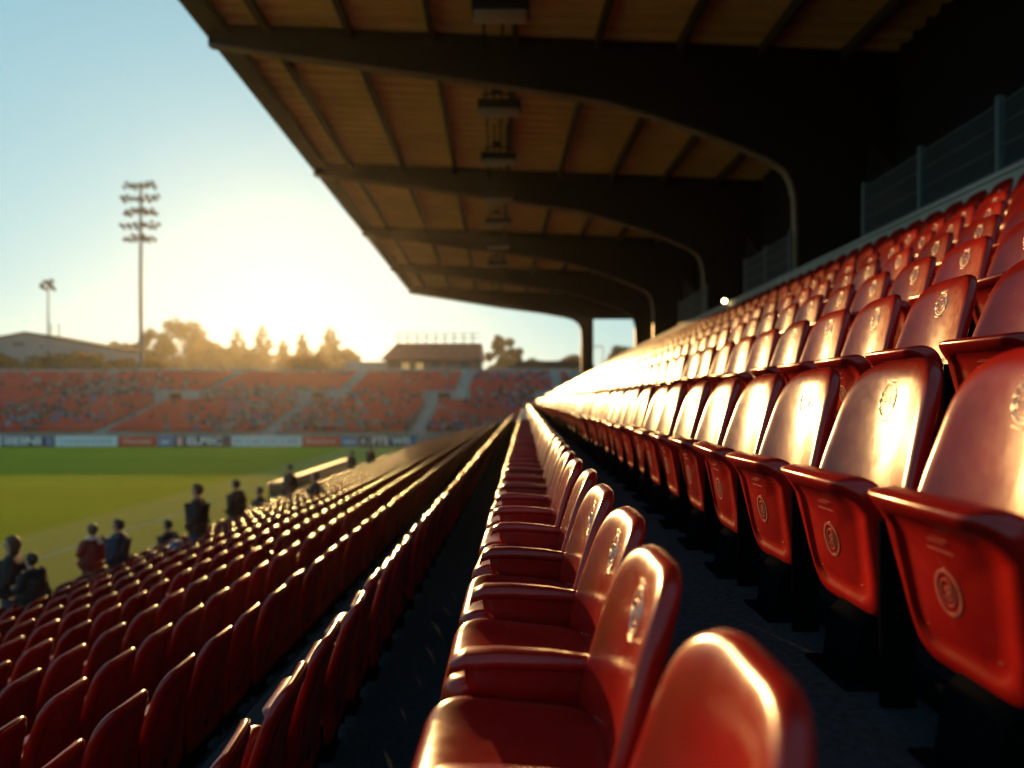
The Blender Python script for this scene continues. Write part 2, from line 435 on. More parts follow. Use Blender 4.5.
# rows: (key, X of backrest top, Z of it relative to the eye, first Y, pan state, row phrase, share that shows)
PITCH = .54
ROWEND = 58.5
rows = [('r0', .264, -.306, .81, 'down', 'lowered-pan row between the two walkways', 1.)]
names = ['first', 'second', 'third', 'fourth', 'fifth', 'sixth', 'seventh', 'eighth', 'ninth', 'tenth']
for k in range(1, 9):
    rows.append((f'u{k}', .25 + .8*k, -.306 + .42*k, .28, 'up', f'{names[k-1]} tipped-up row above the grey walkway', [1, .62, .42, .3, .24, .2, .16, .12][k-1]))
rows.append(('a', -.96, -1.12, .66, 'wide', 'first row below the dark aisle', .9))
for n in range(9):
    rows.append((f'b{n}', -2.1 - .8*n, -1.6 - .22*n, .4 + .17*(n % 3), 'wide', f'{names[n+1]} row below the dark aisle', .65 if n == 0 else .42))
SPECIAL = {}
cands = []
people_gap = []
for key, X, Z, y0, pan, phrase, show in rows:
    j = 0; seen = 0
    while True:
        y = y0 + PITCH*j; j += 1
        if y > ROWEND: break
        px, py = 525 + F*X/y, 400 - F*Z/y
        hpx = F*.85/y; wpx = F*.25/y
        inside = (-wpx < px < 1024 + wpx*1.3) and (-20 < py < 768 + 5)
        vis = 0.
        if inside:
            seen += 1
            w0, w1 = max(0, px - wpx), min(1024, px + wpx); h1 = min(768, py + hpx*.75)
            vis = max(0, (w1 - w0)) * max(0, h1 - max(0, py)) * show
            if y > 1: vis = min(vis, (F/y)**2*.4*show)
        cands.append((vis, key, X, Z, y, pan, phrase, seen if inside else 0))
cands.sort(key=lambda c: -c[0])
single, mass = cands[:300], cands[300:]

def seat_proto(pan, crest):
    t = thing('stadium_seat', 'red seat', 'seat')
    b = link('backrest', back_wide_me if pan == 'wide' else back_me, t)
    if crest: link('crest', crest_me, b)
    p = link('seat_pan', pan_dn_me if pan == 'down' else pan_up_me, t)
    if pan == 'up' and crest: link('emblem', emblem_me, p)
    if pan == 'down': link('armrest', arm_me, t)
    link('leg', leg_me, t)
    return t
def copy_tree(o, parent=None):
    c = o.copy(); COL.objects.link(c); c.parent = parent
    for ch in o.children: copy_tree(ch, c)
    return c
protos = {}
for vis, key, X, Z, y, pan, phrase, nth in sorted(single, key=lambda c: (c[1], c[4])):
    crest = key[0] in 'ru' and 1 < y < 16
    kk = (pan, crest)
    if kk not in protos: protos[kk] = o = seat_proto(pan, crest)
    else: o = copy_tree(protos[kk])
    jr = random.Random(int(X*1000) * 7919 + int(y*100))
    o.location = (X + jr.uniform(-.006, .006), y + jr.uniform(-.006, .006), EYE + Z - .85)
    o.rotation_euler = (R(jr.gauss(0, .5)), R(jr.gauss(0, .7)), R(jr.gauss(4 if key == 'a' else 0, 1.3)))
    for ch in o.children:
        if ch.name.startswith('seat_pan') and pan != 'down':
            ch.rotation_euler = (0, R(-abs(jr.gauss(0, 1.)) - (jr.choice([3, 5]) if jr.random() < .08 else 0)), 0)
    tag(o, f'red seat, {ordinal(max(1, nth))} from the camera end along the {phrase}', 'seat', 'red seats in rows along the terraces')

Vs, Fs, Ms = [], [], []; base = 0
for vis, key, X, Z, y, pan, phrase, nth in mass:
    lo = LOW[pan]
    a = rng.normal(.03 if key == 'a' else 0, .02); ca, sa = math.cos(a), math.sin(a)
    if 'np' not in lo.__dict__:
        lo.np = np.array(lo.v); lo.nf = np.array([f if len(f) == 4 else (*f, f[2]) for f in lo.f]); lo.nm = np.array(lo.mi)
    V = lo.np.copy(); Vx = V[:, 0]*ca - V[:, 1]*sa + X + rng.uniform(-.006, .006); Vy = V[:, 0]*sa + V[:, 1]*ca + y
    V = np.stack([Vx, Vy, V[:, 2] + EYE + Z - .85], 1)
    Vs.append(V); Fs.append(lo.nf + base); Ms.append(lo.nm); base += len(V)
V = np.concatenate(Vs); Fq = np.concatenate(Fs); Mi = np.concatenate(Ms)
def poly_mesh(name, V, Fq, mats, mi):
    tri = Fq[:, 2] == Fq[:, 3]
    me = bpy.data.meshes.new(name)
    cnt = np.where(tri, 3, 4); loops = Fq.ravel()[np.stack([np.ones_like(tri), np.ones_like(tri), np.ones_like(tri), ~tri], 1).ravel()]
    me.vertices.add(len(V)); me.vertices.foreach_set('co', V.astype(np.float32).ravel())
    me.loops.add(len(loops)); me.loops.foreach_set('vertex_index', loops.astype(np.int32))
    me.polygons.add(len(cnt)); me.polygons.foreach_set('loop_start', (np.cumsum(cnt) - cnt).astype(np.int32))
    for m in mats: me.materials.append(m)
    me.polygons.foreach_set('material_index', mi.astype(np.int32))
    me.update(calc_edges=True); me.shade_smooth(); return me
o = link('distant_seats', poly_mesh('distant_seats', V, Fq, [M['seat'], M['leg']], Mi))
tag(o, 'all the smaller red seats running on down the terrace rows', 'seats', kind='stuff')

# ------------------------------------------------------------------ terraces
YA, YB = -12., 59.5
def terrace(poly, name, m, ya=YA, yb=YB):
    o = MB().prism(poly, 'y', ya, yb).obj(name, m); tag(o, kind='structure'); return o
pts = []
steps = []
for n in range(8, -1, -1): steps.append((-2.1 - .8*n, EYE - 1.6 - .22*n - .85))
pts = [(-9.55, 0.), (-9.55, steps[0][1])]
for i, (X, zt) in enumerate(steps):
    nxt = steps[i+1][1] if i < 8 else EYE - 1.97
    e_ = .13 if i < 8 else .36
    pts += [(X + e_, zt), (X + e_, nxt)]
pts += [(-.33, EYE - 1.97), (-.33, EYE - 1.156)]
for k in range(0, 8):
    X = .25 + .8*k; zt = EYE - .306 + .42*k - .85
    pts += [(X + .13, zt), (X + .13, zt + .42)]
zc = EYE - .306 + .42*8 - .85
pts += [(10.5, zc), (10.5, 0.)]
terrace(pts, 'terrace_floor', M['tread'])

# parapet behind the top row
b = MB().box((7.15, YA, zc + .004), (7.32, 59.4, EYE + 3.36)); b.box((7.11, YA, EYE + 3.363), (7.36, 59.4, EYE + 3.43))
tag(b.obj('parapet_wall', M['pale_concrete']), 'low concrete parapet behind the top row of red seats', 'wall')
# front wall of the stand
b = MB().box((-9.75, -6, 0), (-9.56, 58, EYE - 4.12))
tag(b.obj('front_wall', M['concrete']), 'low concrete wall between the front seat row and the pitch', 'wall')

def fence(y0, y1, label, step=2.08):
    z = EYE + 3.432
    t = thing('mesh_fence', label, 'fence', (7.235, 0, z), group='wire fences on the parapet')
    n = max(1, round((y1 - y0)/step)); st = (y1 - y0)/n
    for i in range(n + 1):
        y = y0 + st*i; MB().box((-.045, y-.045, 0), (.045, y+.045, 1.2)).obj('post', M['fence'], t)
        if i < n:
            b = MB()
            for zz in (.08, .42, .76, 1.08): b.box((-.012, y+.05, zz-.007), (.012, y+st-.05, zz+.007))
            k = int((st-.1)/.062)
            for q in range(1, k): yy = y+.05+(st-.1)*q/k; b.box((-.004, yy-.005, .05), (.004, yy+.005, 1.12))
            b.obj('panel', M['fence'], t)
    return t
fence(4.2, 14.55, 'longest grey wire mesh fence on the parapet at the top of the stand')
fence(18.6, 22.4, 'short wire mesh fence on the parapet just beyond the first arch column')
fence(27.2, 32.0, 'faint wire mesh fence on the parapet beyond the second arch column')

# small lit lamp on the parapet
t = thing('bulkhead_lamp', 'small round glowing lamp on a stub post above the top seat row', 'lamp', (7.2, 24.3, EYE + 3.0))
MB().tube([(0, 0, 0), (0, 0, .12)], .03).obj('post', M['steel_dark'], t)
bm = bmesh.new(); bmesh.ops.create_uvsphere(bm, u_segments=16, v_segments=10, radius=.07, matrix=Matrix.Translation((-.05, 0, .2)))
me = bpy.data.meshes.new('globe'); bm.to_mesh(me); bm.free(); me.materials.append(M['lamp_on']); me.shade_smooth(); link('globe', me, t)
t.location = (7.0, 23.8, EYE + 3.25)
MB().beam((.12, 0, .03), (0, 0, .03), .04, .04).obj('bracket', M['steel_dark'], t)

# ------------------------------------------------------------------ roof
g = thing('grandstand_roof', 'dark cantilever stand roof with arched steel frames over the red seats', 'roof')
def xe(y): return -8.83 - .0437*(y - 19.03)
def zroof(x, y): return EYE + 10.45 - .042*(x - xe(y))
RA, RB = 5., 63.2
# ribbed deck
b = MB(); per = .6; n = int((RB - RA)/per); xb = 10.6
vs = []; prof = []
for i in range(n):
    y = RA + per*i; prof += [(y, 0), (y+.24, 0), (y+.30, .13), (y+.54, .13)]
prof.append((RB, 0))
for y, h in prof:
    for x in (xe(y), xb): vs.append((x, y, zroof(x, y) + .02 + h))
m_ = len(prof)
for y, h in prof:
    for x in (xe(y), xb): vs.append((x, y, zroof(x, y) + .16 + h*.5))
fs = []
for i in range(m_ - 1):
    a = 2*i; fs.append((a, a+1, a+3, a+2)); c = 2*m_ + a; fs.append((c, c+2, c+3, c+1))
    fs.append((a, a+2, c+2, c)); fs.append((a+1, c+1, c+3, a+3))
fs += [(0, 2*m_, 2*m_+1, 1), (2*m_-2, 2*m_-1, 4*m_-1, 4*m_-2)]
b.add(vs, fs).obj('roof_deck', M['deck'], g)
# purlins parallel to the eaves
for j in range(9):
    off = 1.7 + 2.28*j
    p, q = [(xe(y) + off, y, zroof(xe(y)+off, y) - .14) for y in (RA, RB - .05)]
    if q[0] < 10.3: MB().beam(p, q, .16, .30).obj('purlin', M['purlin'], g)
p, q = [(xe(y) + .32, y, zroof(xe(y)+.3, y) - .16) for y in (RA, RB)]
MB().beam(p, q, .56, .34).obj('eaves_beam', M['purlin'], g)
p, q = [(xe(y) - .06, y, zroof(xe(y), y) - .02) for y in (RA, RB)]
MB().beam(p, q, .10, .42).obj('fascia', M['purlin'], g)
PROF = [(-6.63, 9.58), (-3.62, 9.17), (-.64, 8.75), (2.23, 8.30), (3.51, 7.93), (4.76, 7.49), (6.02, 7.03), (6.85, 6.66), (7.24, 6.38), (7.42, 6.05), (7.52, 5.6), (7.55, 4.6)]
def frame(Y, dx=0., wcol=1.95, end=False):
    prof = [(x + (dx if x > 5 else dx*max(0, x)/5), z) for x, z in PROF]
    if end: prof = [(-6.6, 9.25), (-2.3, 8.55), (1.5, 8.05), (3.6, 7.68), (4.5, 7.42), (5.0, 7.0), (5.2, 6.5), (5.25, 5.6)]; wcol = 1.05
    x0 = xe(Y) + .05
    zb = zc - EYE if not end else .8
    if end: zb = EYE*-1 + .05
    xl = prof[-1][0]
    low_ = [(x0, zroof(x0, Y) - EYE - .55)] + prof + [(xl, zb)]
    out = low_ + [(xl + wcol, zb)]
    if end: out += [(xl + wcol, 7.45), (10.3, 7.45)]
    else: out += [(xl + wcol, 7.2), (10.3, 6.4)]
    out += [(10.3, zroof(10.3, Y) - EYE - .01), (x0, zroof(x0, Y) - EYE - .01)]
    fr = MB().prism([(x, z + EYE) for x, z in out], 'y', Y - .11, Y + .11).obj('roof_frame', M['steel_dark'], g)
    # bottom flange along the arch and down the column
    b = MB(); vs = []; fs = []
    L_ = low_
    for i, (x, z) in enumerate(L_):
        a = Vector(L_[max(0, i-1)]); c = Vector(L_[min(len(L_)-1, i+1)]); d = (c - a).normalized(); nrm = Vector((-d.y, d.x))
        p = Vector((x, z)); q = p - nrm * .07
        p = p - nrm*.003
        for yy in (-.12, .12): vs += [(p.x, Y+yy, p.y+EYE), (q.x, Y+yy, q.y+EYE)]
    for i in range(len(L_)-1):
        a, c = 4*i, 4*i+4
        fs += [(a, c, c+2, a+2), (a+1, a+3, c+3, c+1), (a, a+1, c+1, c), (a+2, c+2, c+3, a+3)]
    e = 4*(len(L_)-1); fs += [(0, 2, 3, 1), (e, e+1, e+3, e+2)]
    b.add(vs, fs).obj('flange', M['flange'], fr)
for Y, dx, w in ((8, 0, 1.95), (19.03, 0, 1.95), (30.03, .35, 1.8), (41.03, .2, 1.8), (52.03, .9, 1.4)): frame(Y, dx, w)
frame(63.0, end=True)
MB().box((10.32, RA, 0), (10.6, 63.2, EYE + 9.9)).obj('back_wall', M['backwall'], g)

for off in (-.42, .06):
    p, q = [(-.042*y + .1 + off, y, zroof(-.042*y, y) - .36) for y in (RA, RB - .3)]
    MB().beam(p, q, .07, .07).obj('cable_tray', M['steel_dark'], g)
# hanging luminaires
spots = [(15.6, 'first'), (20.8, 'second'), (25.2, 'third'), (30.0, 'fourth'), (34.2, 'fifth'), (39.2, 'sixth'), (44.6, 'seventh')]
proto = None
for i, (y, w) in enumerate(spots):
    x = -.042*y + .1; z = EYE + 8.9
    lab = f'{w} black hanging lamp from the near end of the line under the roof'
    if proto is None:
        proto = t = thing('hanging_lamp', lab, 'lamp', (x, y, z), group='lamps hanging in a line under the roof')
        bevel_mesh(MB().box((-.66, -.26, -.10), (.66, .26, .16)).mesh('h', M['lampbody']), .03)
        link('housing', bevel_mesh(MB().box((-.66, -.26, -.08), (.66, .26, .18)).mesh('housing', M['lampbody']), .03), t)
        link('diffuser', bevel_mesh(MB().box((-.6, -.22, -.2), (.6, .22, -.084)).mesh('diffuser', M['diffuser']), .03), t)
        for sx in (-.18, .30): MB().tube([(sx, 0, .17), (sx, 0, 1.25)], .035).obj('rod', M['lampbody'], t)
        b = MB().beam((-.5, 0, .42), (.5, 0, .42), .07, .06); b.beam((-.5, 0, .18), (-.5, 0, .42), .05, .05); b.beam((.5, 0, .18), (.5, 0, .42), .05, .05)
        b.obj('bracket', M['lampbody'], t)
        MB().box((-.25, -.12, .44), (.1, .12, .62)).obj('ballast_box', M['lampbody'], t)
    else:
        t = copy_tree(proto); t.location = (x, y, z); t['label'] = lab

# ------------------------------------------------------------------ ground and pitch
GR = 640
b = MB().add([(-GR, -GR, -.012), (GR, -GR, -.012), (GR, GR, -.012), (-GR, GR, -.012)], [(0, 1, 2, 3)]); tag(b.obj('ground', M['soil']), kind='structure')
b = MB().add([(-95, -30, .0), (-9.6, -30, .0), (-9.6, 72.9, .0), (-95, 72.9, .0)], [(0, 1, 2, 3)]); tag(b.obj('pitch', M['grass'], None), kind='structure')
b = MB()
def linebox(x0, y0, x1, y1): b.add([(x0, y0, .004), (x1, y0, .004), (x1, y1, .004), (x0, y1, .004)], [(0, 1, 2, 3)])
linebox(-15.36, -20, -15.24, 58)
tag(b.obj('touchline', M['line']), kind='structure')

# ------------------------------------------------------------------ far stand
FY0, FY1, FZ0, FZ1 = 74.2, 105., 1.25, 9.0
XL, XR = -95., 7.
NR = 36
stairs = [-62.5, -46.4, -28.0, -11.8, 2.6]
pts = [(FY0, 0)]
for i in range(NR):
    y = FY0 + (FY1-FY0)*i/NR; z = FZ0 + (FZ1-FZ0)*i/NR; pts += [(y, z), (y + (FY1-FY0)/NR, z)]
pts += [(FY1, FZ1 - .3), (FY1, 0)]
o = MB().prism(pts, 'x', XL, XR).obj('opposite_terrace', M['concrete']); tag(o, 'stepped concrete terrace on the opposite side of the pitch', 'stand')
SV, SF = [], []
cube = np.array([(-1,-1,-1),(1,-1,-1),(1,1,-1),(-1,1,-1),(-1,-1,1),(1,-1,1),(1,1,1),(-1,1,1)], float)
cubef = np.array([(0,3,2,1),(4,5,6,7),(0,1,5,4),(1,2,6,5),(2,3,7,6),(3,0,4,7)])
base = 0; seatpos = []
UP = [0, 3.0, 3.2, 3.0, 2.]
def stair_x(k, i): return stairs[k] + (UP[k] if i > 19 else 0) 
for i in range(NR):
    y = FY0 + (FY1-FY0)*(i+.6)/NR; z = FZ0 + (FZ1-FZ0)*i/NR
    for x in np.arange(XL + .3, XR - .3, .52):
        if any(abs(x - stair_x(k, i)) < .95 for k in range(5)): continue
        if 15 <= i <= 20 and any(-1.5 < x - stairs[k] < 4.6 for k in range(1, 5)): continue
        if i in (NR-1,): continue
        seatpos.append((x, y, z))
seatpos = np.array(seatpos)
for c, h, sh in (((0, .16, .62), (.215, .035, .26), .03), ((0, -.02, .40), (.215, .20, .03), 0)):
    B = cube*np.array(h); B[4:, 1] += sh; B[4:, 0] *= .9
    V = (B + np.array(c))[None] + seatpos[:, None]
    SV.append(V.reshape(-1, 3)); SF.append((cubef[None] + (np.arange(len(seatpos))*8)[:, None, None]).reshape(-1, 4) + base); base += len(seatpos)*8
o = link('opposite_seats', np_mesh('opposite_seats', np.concatenate(SV), np.concatenate(SF), [M['far_seat']]))
tag(o, 'thousands of tiny red seats across the opposite stand', 'seats', kind='stuff')
# crowd
cm = [mat('crowd_'+n, c, .9, var=.1) for n, c in (('navy', (.03, .04, .08)), ('black', (.02, .02, .02)), ('white', (.28, .28, .28)), ('grey', (.13, .14, .16)), ('blue', (.1, .17, .32)), ('red', (.4, .04, .03)), ('tan', (.22, .17, .12)), ('skin', (.26, .15, .11)))]
bm = bmesh.new(); bmesh.ops.create_icosphere(bm, subdivisions=1, radius=1); bm.verts.ensure_lookup_table()
ico = np.array([v.co[:] for v in bm.verts]); icof = np.array([[v.index for v in f.verts] for f in bm.faces]); bm.free()
dens = lambda x, y: .5*(math.sin(x*.21+1.3)+math.sin(x*.093+y*.2)+math.sin(y*.45+x*.05))/1.5+.35
idx = []
for q, (x, y, z) in enumerate(seatpos):
    rel = (y-FY0)/(FY1-FY0)
    p = max(.04, dens(x, y)*.75) * (1.0 if rel < .62 else .35)
    if rng.random() < p: idx.append(q)
P = seatpos[idx] + np.c_[rng.normal(0, .05, len(idx)), rng.normal(0, .05, len(idx)), rng.uniform(-.03, .12, len(idx))]
n = len(P); CV, CF, CM = [], [], []; base = 0
tm = rng.choice(7, n, p=[.2, .2, .16, .16, .12, .08, .08])
for c, h, mm in (((0, .03, .72), (.22, .15, .34), tm), ((0, 0, 1.18), (.10, .12, .14), np.where(rng.random(n) < .35, 1, 7)), ((0, -.22, .45), (.19, .28, .12), rng.choice([0, 1, 3, 4], n)), ((-.24, -.04, .70), (.07, .10, .26), tm), ((.24, -.04, .70), (.07, .10, .26), tm)):
    B = ico*np.array(h)+np.array(c); CV.append((B[None]+P[:, None]).reshape(-1, 3))
    CF.append((icof[None]+(np.arange(n)*len(ico))[:, None, None]).reshape(-1, 3)+base); base += n*len(ico); CM.append(np.repeat(mm, len(icof)))
o = link('crowd', np_mesh('crowd', np.concatenate(CV), np.concatenate(CF), cm, np.concatenate(CM), True))
tag(o, 'scattered crowd of seated spectators filling the opposite stand', 'crowd', kind='stuff')
# stairways
slope = (FZ1-FZ0)/(FY1-FY0)
for k, lab in enumerate(('pale stairway at the far end of the opposite stand', 'pale stairway of the opposite stand beside the navy board', 'pale stairway of the opposite stand below the conifers and white board', 'pale stairway of the opposite stand below the brown-roofed building', 'pale stairway of the opposite stand beside the main stand roof post')):
    t = thing('stairway', lab, 'stairs', (stairs[k], FY0, 0), group='stairways up the opposite stand')
    def flight(x, i0, i1):
        b = MB()
        for i in range(i0, i1):
            y = (FY1-FY0)*i/NR; z = FZ0 + (FZ1-FZ0)*i/NR; d = (FY1-FY0)/NR
            b.box((x-.7, y+.002, z+.004), (x+.7, y+d*.5, z+.11)); b.box((x-.7, y+d*.5, z+.004), (x+.7, y+d-.002, z+.22))
        return b
    flight(0, 0, 18).obj('lower_flight', M['pale_concrete'], t)
    if k: 
        yl, zl = (FY1-FY0)*16/NR, FZ0+(FZ1-FZ0)*18/NR
        MB().box((-1.3, yl, zl - .9), (4.4, yl+2.6, zl + 1.1)).obj('landing', M['pale_concrete'], t)
        MB().box((.6, yl-.02, zl-.6), (2.2, yl-.003, zl+.8)).obj('doorway', M['backwall'], t)
        flight(UP[k], 20, NR).obj('upper_flight', M['pale_concrete'], t)
    else: flight(0, 18, NR).obj('upper_flight', M['pale_concrete'], t)
    b = MB()
    for s in (-.95, .95):
        b.beam((s, 0, FZ0+1.0), (s, (FY1-FY0)*.45, FZ0+1.0+(FZ1-FZ0)*.45), .06, .06)
        for q in range(6): b.beam((s, (FY1-FY0)*.09*q, FZ0+(FZ1-FZ0)*.09*q), (s, (FY1-FY0)*.09*q, FZ0+1+(FZ1-FZ0)*.09*q), .05, .05)
    b.obj('handrail', M['fence'], t)
b = MB().box((XL, FY1, 0), (XR, FY1+.3, FZ1+.75))
t = tag(b.obj('top_wall', M['pale_concrete']), 'grey wall along the top of the opposite stand', 'wall')
b = MB()
for x in np.arange(XL, XR, 2.5): b.box((x-.03, FY1+.1, FZ1+.75), (x+.03, FY1+.16, FZ1+1.25))
b.box((XL, FY1+.1, FZ1+1.25), (XR, FY1+.16, FZ1+1.31)); b.obj('railing', M['fence'], t)

# advertising boards
def board(px0, px1, bg, text, tm, label, accent=None):
    Y = 72.6; x0, x1 = (px0-525)*Y/F, (px1-525)*Y/F
    t = thing('advertising_board', label, 'board', ((x0+x1)/2, Y, 0), group='boards along the far touchline')
    w = x1 - x0; link('panel', bevel_mesh(MB().box((-w/2+.03, 0, .06), (w/2-.03, .10, 1.14)).mesh('panel', M[bg]), .01, 1), t)
    b = MB()
    for s in (-.4, .4): b.box((w*s-.04, .10, 0), (w*s+.04, .5, .06)); b.beam((w*s, .45, .05), (w*s, .11, .9), .05, .05)
    b.obj('support', M['mast'], t)
    if accent:
        a0, a1, am = accent; MB().box((-w/2+w*a0, -.012, .14), (-w/2+w*a1, -.002, 1.06)).obj('colour_block', M[am], t)
    if text:
        cu = bpy.data.curves.new('lettering', 'FONT'); cu.body = text[0]; cu.size = text[1]; cu.align_x = 'CENTER'; cu.align_y = 'CENTER'; cu.extrude = .01; cu.offset = text[2]
        tmp = bpy.data.objects.new('tmp', cu); COL.objects.link(tmp); dg = bpy.context.evaluated_depsgraph_get()
        me = bpy.data.meshes.new_from_object(tmp.evaluated_get(dg)); bpy.data.objects.remove(tmp)
        xs = [v.co.x for v in me.vertices]; sx = w*text[3]/(max(xs)-min(xs)); cx = (max(xs)+min(xs))/2
        for v in me.vertices: v.co = Vector(((v.co.x-cx)*sx + w*(text[4] if len(text) > 4 else 0), -.014 - v.co.z*.3, .60 + v.co.y))
        me.materials.clear(); me.materials.append(M[tm]); link('lettering', me, t)
board(-58, 1, 'board_white', ('IIENESINE', .8, .0, .9), 'text_blue', 'white board cut by the photo edge with pale blue lettering')
board(3, 53, 'board_navy', ('IIEINI', 1.15, .035, .72, -.1), 'text_white', 'dark navy board with bold white lettering and a blue end block', (.86, .98, 'board_blue'))
board(55, 117, 'board_white', ('CANRAINESINE', .72, .0, .84), 'text_blue', 'first white board, between the navy board and a red board')
board(118.5, 156.5, 'board_red', ('Diaovaiie', .72, .01, .74), 'text_pink', 'red board with pink script beside the first white board')
board(157.5, 173.5, 'board_blue', ('ao', .7, .01, .5), 'text_white', 'small blue board with white mark to the side of the first red board')
board(174.5, 184, 'board_navy', None, None, 'narrow dark board with a red and white upright block', (.3, .75, 'text_pink'))
board(185, 230, 'board_navy', ('ELPIIC', 1.1, .03, .78, -.06), 'text_white', 'dark board with bold white lettering near the middle of the row')
board(231.5, 301.5, 'board_white', ('ECOICOCCEE', .85, .01, .9), 'text_blue', 'longer white board with grey-blue lettering below the conifers')
board(302.5, 340, 'board_red', ('Bosoiane', .72, .01, .78), 'text_pink', 'second red board, past the longer white board')
board(341, 357, 'board_blue', ('oso', .55, .01, .7), 'text_white', 'small pale blue board past the second red board')
board(358, 368, 'board_navy', ('A', .8, .03, .45), 'text_white', 'narrow dark board with a single white mark')
board(369, 417, 'board_navy', ('FTE WIS', 1.1, .03, .8, -.03), 'text_white', 'last navy board with white lettering before the front seat rows', (.88, .99, 'board_blue'))

# ------------------------------------------------------------------ dugout at the near touchline
t = thing('dugout', 'long low dugout with a sunlit pale roof at the pitch edge', 'dugout', (-11.1, 0, 0))
MB().prism([(-.45, 1.2), (.22, 1.29), (.22, 1.35), (-.45, 1.26)], 'y', 30.9, 43.5).obj('roof', M['white_paint'], t)
MB().box((.10, 30.9, .0), (.16, 43.5, 1.27)).obj('back_panel', M['smoke_panel'], t)
MB().box((-.42, 30.7, .0), (.2, 30.82, 1.2)).obj('side_panel', M['smoke_panel'], t)
b = MB().box((-.5, 31.2, .38), (-.05, 43.2, .45)); b.box((-.1, 31.2, .453), (-.04, 43.2, .8)); b.box((-.4, 31.5, 0), (-.2, 31.6, .378)); b.box((-.4, 42.8, 0), (-.2, 42.9, .378))
b.obj('bench', M['board_red'], t)

# ------------------------------------------------------------------ floodlight masts
def mast(X, Y, H, tiers, per, w, spacing, label, r0=.42, big=False):
    t = thing('floodlight_mast', label, 'floodlight', (X, Y, 0))
    b = MB().tube([(0, 0, 0), (0, 0, H*.5), (0, 0, H)], [r0, r0*.7, r0*.42], 12); b.tube([(0, 0, 0), (0, 0, 1.2)], r0*1.6, 12); b.obj('pole', M['mast'], t, angle=R(40))
    lamp_me = None
    for k in range(tiers):
        z = H - .5 - spacing*k; ww = w*(1 if k % 2 else .82)
        a = MB().beam((-ww/2, 0, z), (ww/2, 0, z), .12, .14); a.beam((-ww/2, .5, z+.05), (ww/2, .5, z+.05), .08, .08)
        for q in (-.5, -.2, .2, .5): a.beam((ww*q, 0, z), (ww*q, .5, z+.05), .07, .07)
        a.obj('crossarm', M['mast'], t)
        for q in range(per):
            if lamp_me is None:
                lb = MB().tube([(0, -.05, .1), (0, -.30, -.12)], [.16, .40] if not big else [.4, .62], 10)
                lb.beam((0, 0, .2), (0, -.05, .1), .06, .06); lamp_me = lb.mesh('lamp', M['lampbody'], angle=R(40))
            o = link('lamp', lamp_me, t); o.location = (-ww/2 + ww*q/(per-1), 0, z + (.3 if (q+k) % 2 else -.25) + random.uniform(-.28, .28)); o.rotation_euler = (0, 0, R(random.uniform(-40, 40)))
    b = MB()
    for s in (-.25, .25): b.beam((s, -.3, H*.45), (s*.8, -.25, H), .04, .04)
    b.obj('ladder', M['mast'], t)
mast(-(525-141)*118/F, 118, 42.6, 5, 13, 6.4, 2.3, 'tall floodlight mast with five tiers of lamps behind the opposite stand')
mast(-(525-48.5)*165/F, 165, 34.0, 2, 4, 2.8, 1.3, 'shorter distant floodlight mast with one lamp panel above the warehouse', .3, True)

# ------------------------------------------------------------------ buildings behind the far stand
def px(x, Y): return (x-525)*Y/F
def pz(y, Y): return EYE + (400-y)*Y/F
Y = 150.
t = thing('warehouse', 'grey gabled warehouse at the far corner behind the opposite stand', 'building', (px(26, Y), Y, 0))
hw = 19.; zr = pz(332, Y); ze = zr - 3.7
MB().prism([(-hw, 0), (hw, 0), (hw, ze), (0, zr-.3), (-hw, ze)], 'y', 0, 12).obj('wall', M['clad'], t)
MB().prism([(-hw-.6, ze-.12), (0, zr-.28), (hw+.6, ze-.12), (hw+.6, ze+.25), (0, zr+.1), (-hw-.6, ze+.25)], 'y', -.4, 12.4).obj('roof', M['steel_dark'], t)
w = MB().box((-2.8, -.06, zr-3.2), (-.4, .02, zr-2.2)).obj('window', M['glass'], t)
MB().box((3.2, -.06, zr-3.6), (3.9, .02, zr-2.9)).obj('window', M['glass'], t)
for q in (3.4, 5.2): MB().tube([(q, 3, zr-1), (q, 3, zr+2.2)], .12).obj('vent_pipe', M['mast'], t)

Y = 112.
x0, x1 = px(383, Y), px(481, Y)
t = thing('clubhouse', 'low clubhouse with brown hipped roof above the opposite stand', 'building', ((x0+x1)/2, Y, 0))
w = (x1-x0)/2; zt = pz(342.5, Y); ze = pz(360, Y)
MB().box((-w+.8, 0, 0), (w-.3, 9, ze)).obj('wall', M['darkwall'], t)
rv = [(-w-.3, -1, ze), (w, -1, ze), (w, 10, ze), (-w-.3, 10, ze), (-w+2.0, 1.6, zt), (w-.15, 1.6, zt), (w-.15, 7, zt), (-w+2, 7, zt)]
rf = [(0,1,5,4), (1,2,6,5), (2,3,7,6), (3,0,4,7), (4,5,6,7), (0,3,2,1)]
MB().add(rv, rf).obj('roof', M['brick'], t)
for q in (-4.3, -2.0, .6, 3.2, 5.4):
    f = MB().box((q-.75, -.10, ze-1.75), (q+.75, -.02, ze-.35)).obj('window', M['steel_dark'], t)
    MB().box((q-.62, -.14, ze-1.62), (q+.62, -.103, ze-.48)).obj('pane', M['warmglass'] if q < 0 else M['glass'], f)
b = MB()
for q in np.arange(-w+2.2, w-.2, 1.55): b.box((q-.09, 1.75, zt), (q+.09, 1.9, zt+1.7))
for zz in (.85, 1.65): b.box((-w+2.0, 1.76, zt+zz), (w-.2, 1.82, zt+zz+.10))
b.obj('roof_railing', M['mast'], t)
MB().box((-w-6.5, 1, 0), (-w+.78, 8, ze-.2)).obj('annexe', M['pale_concrete'], t)

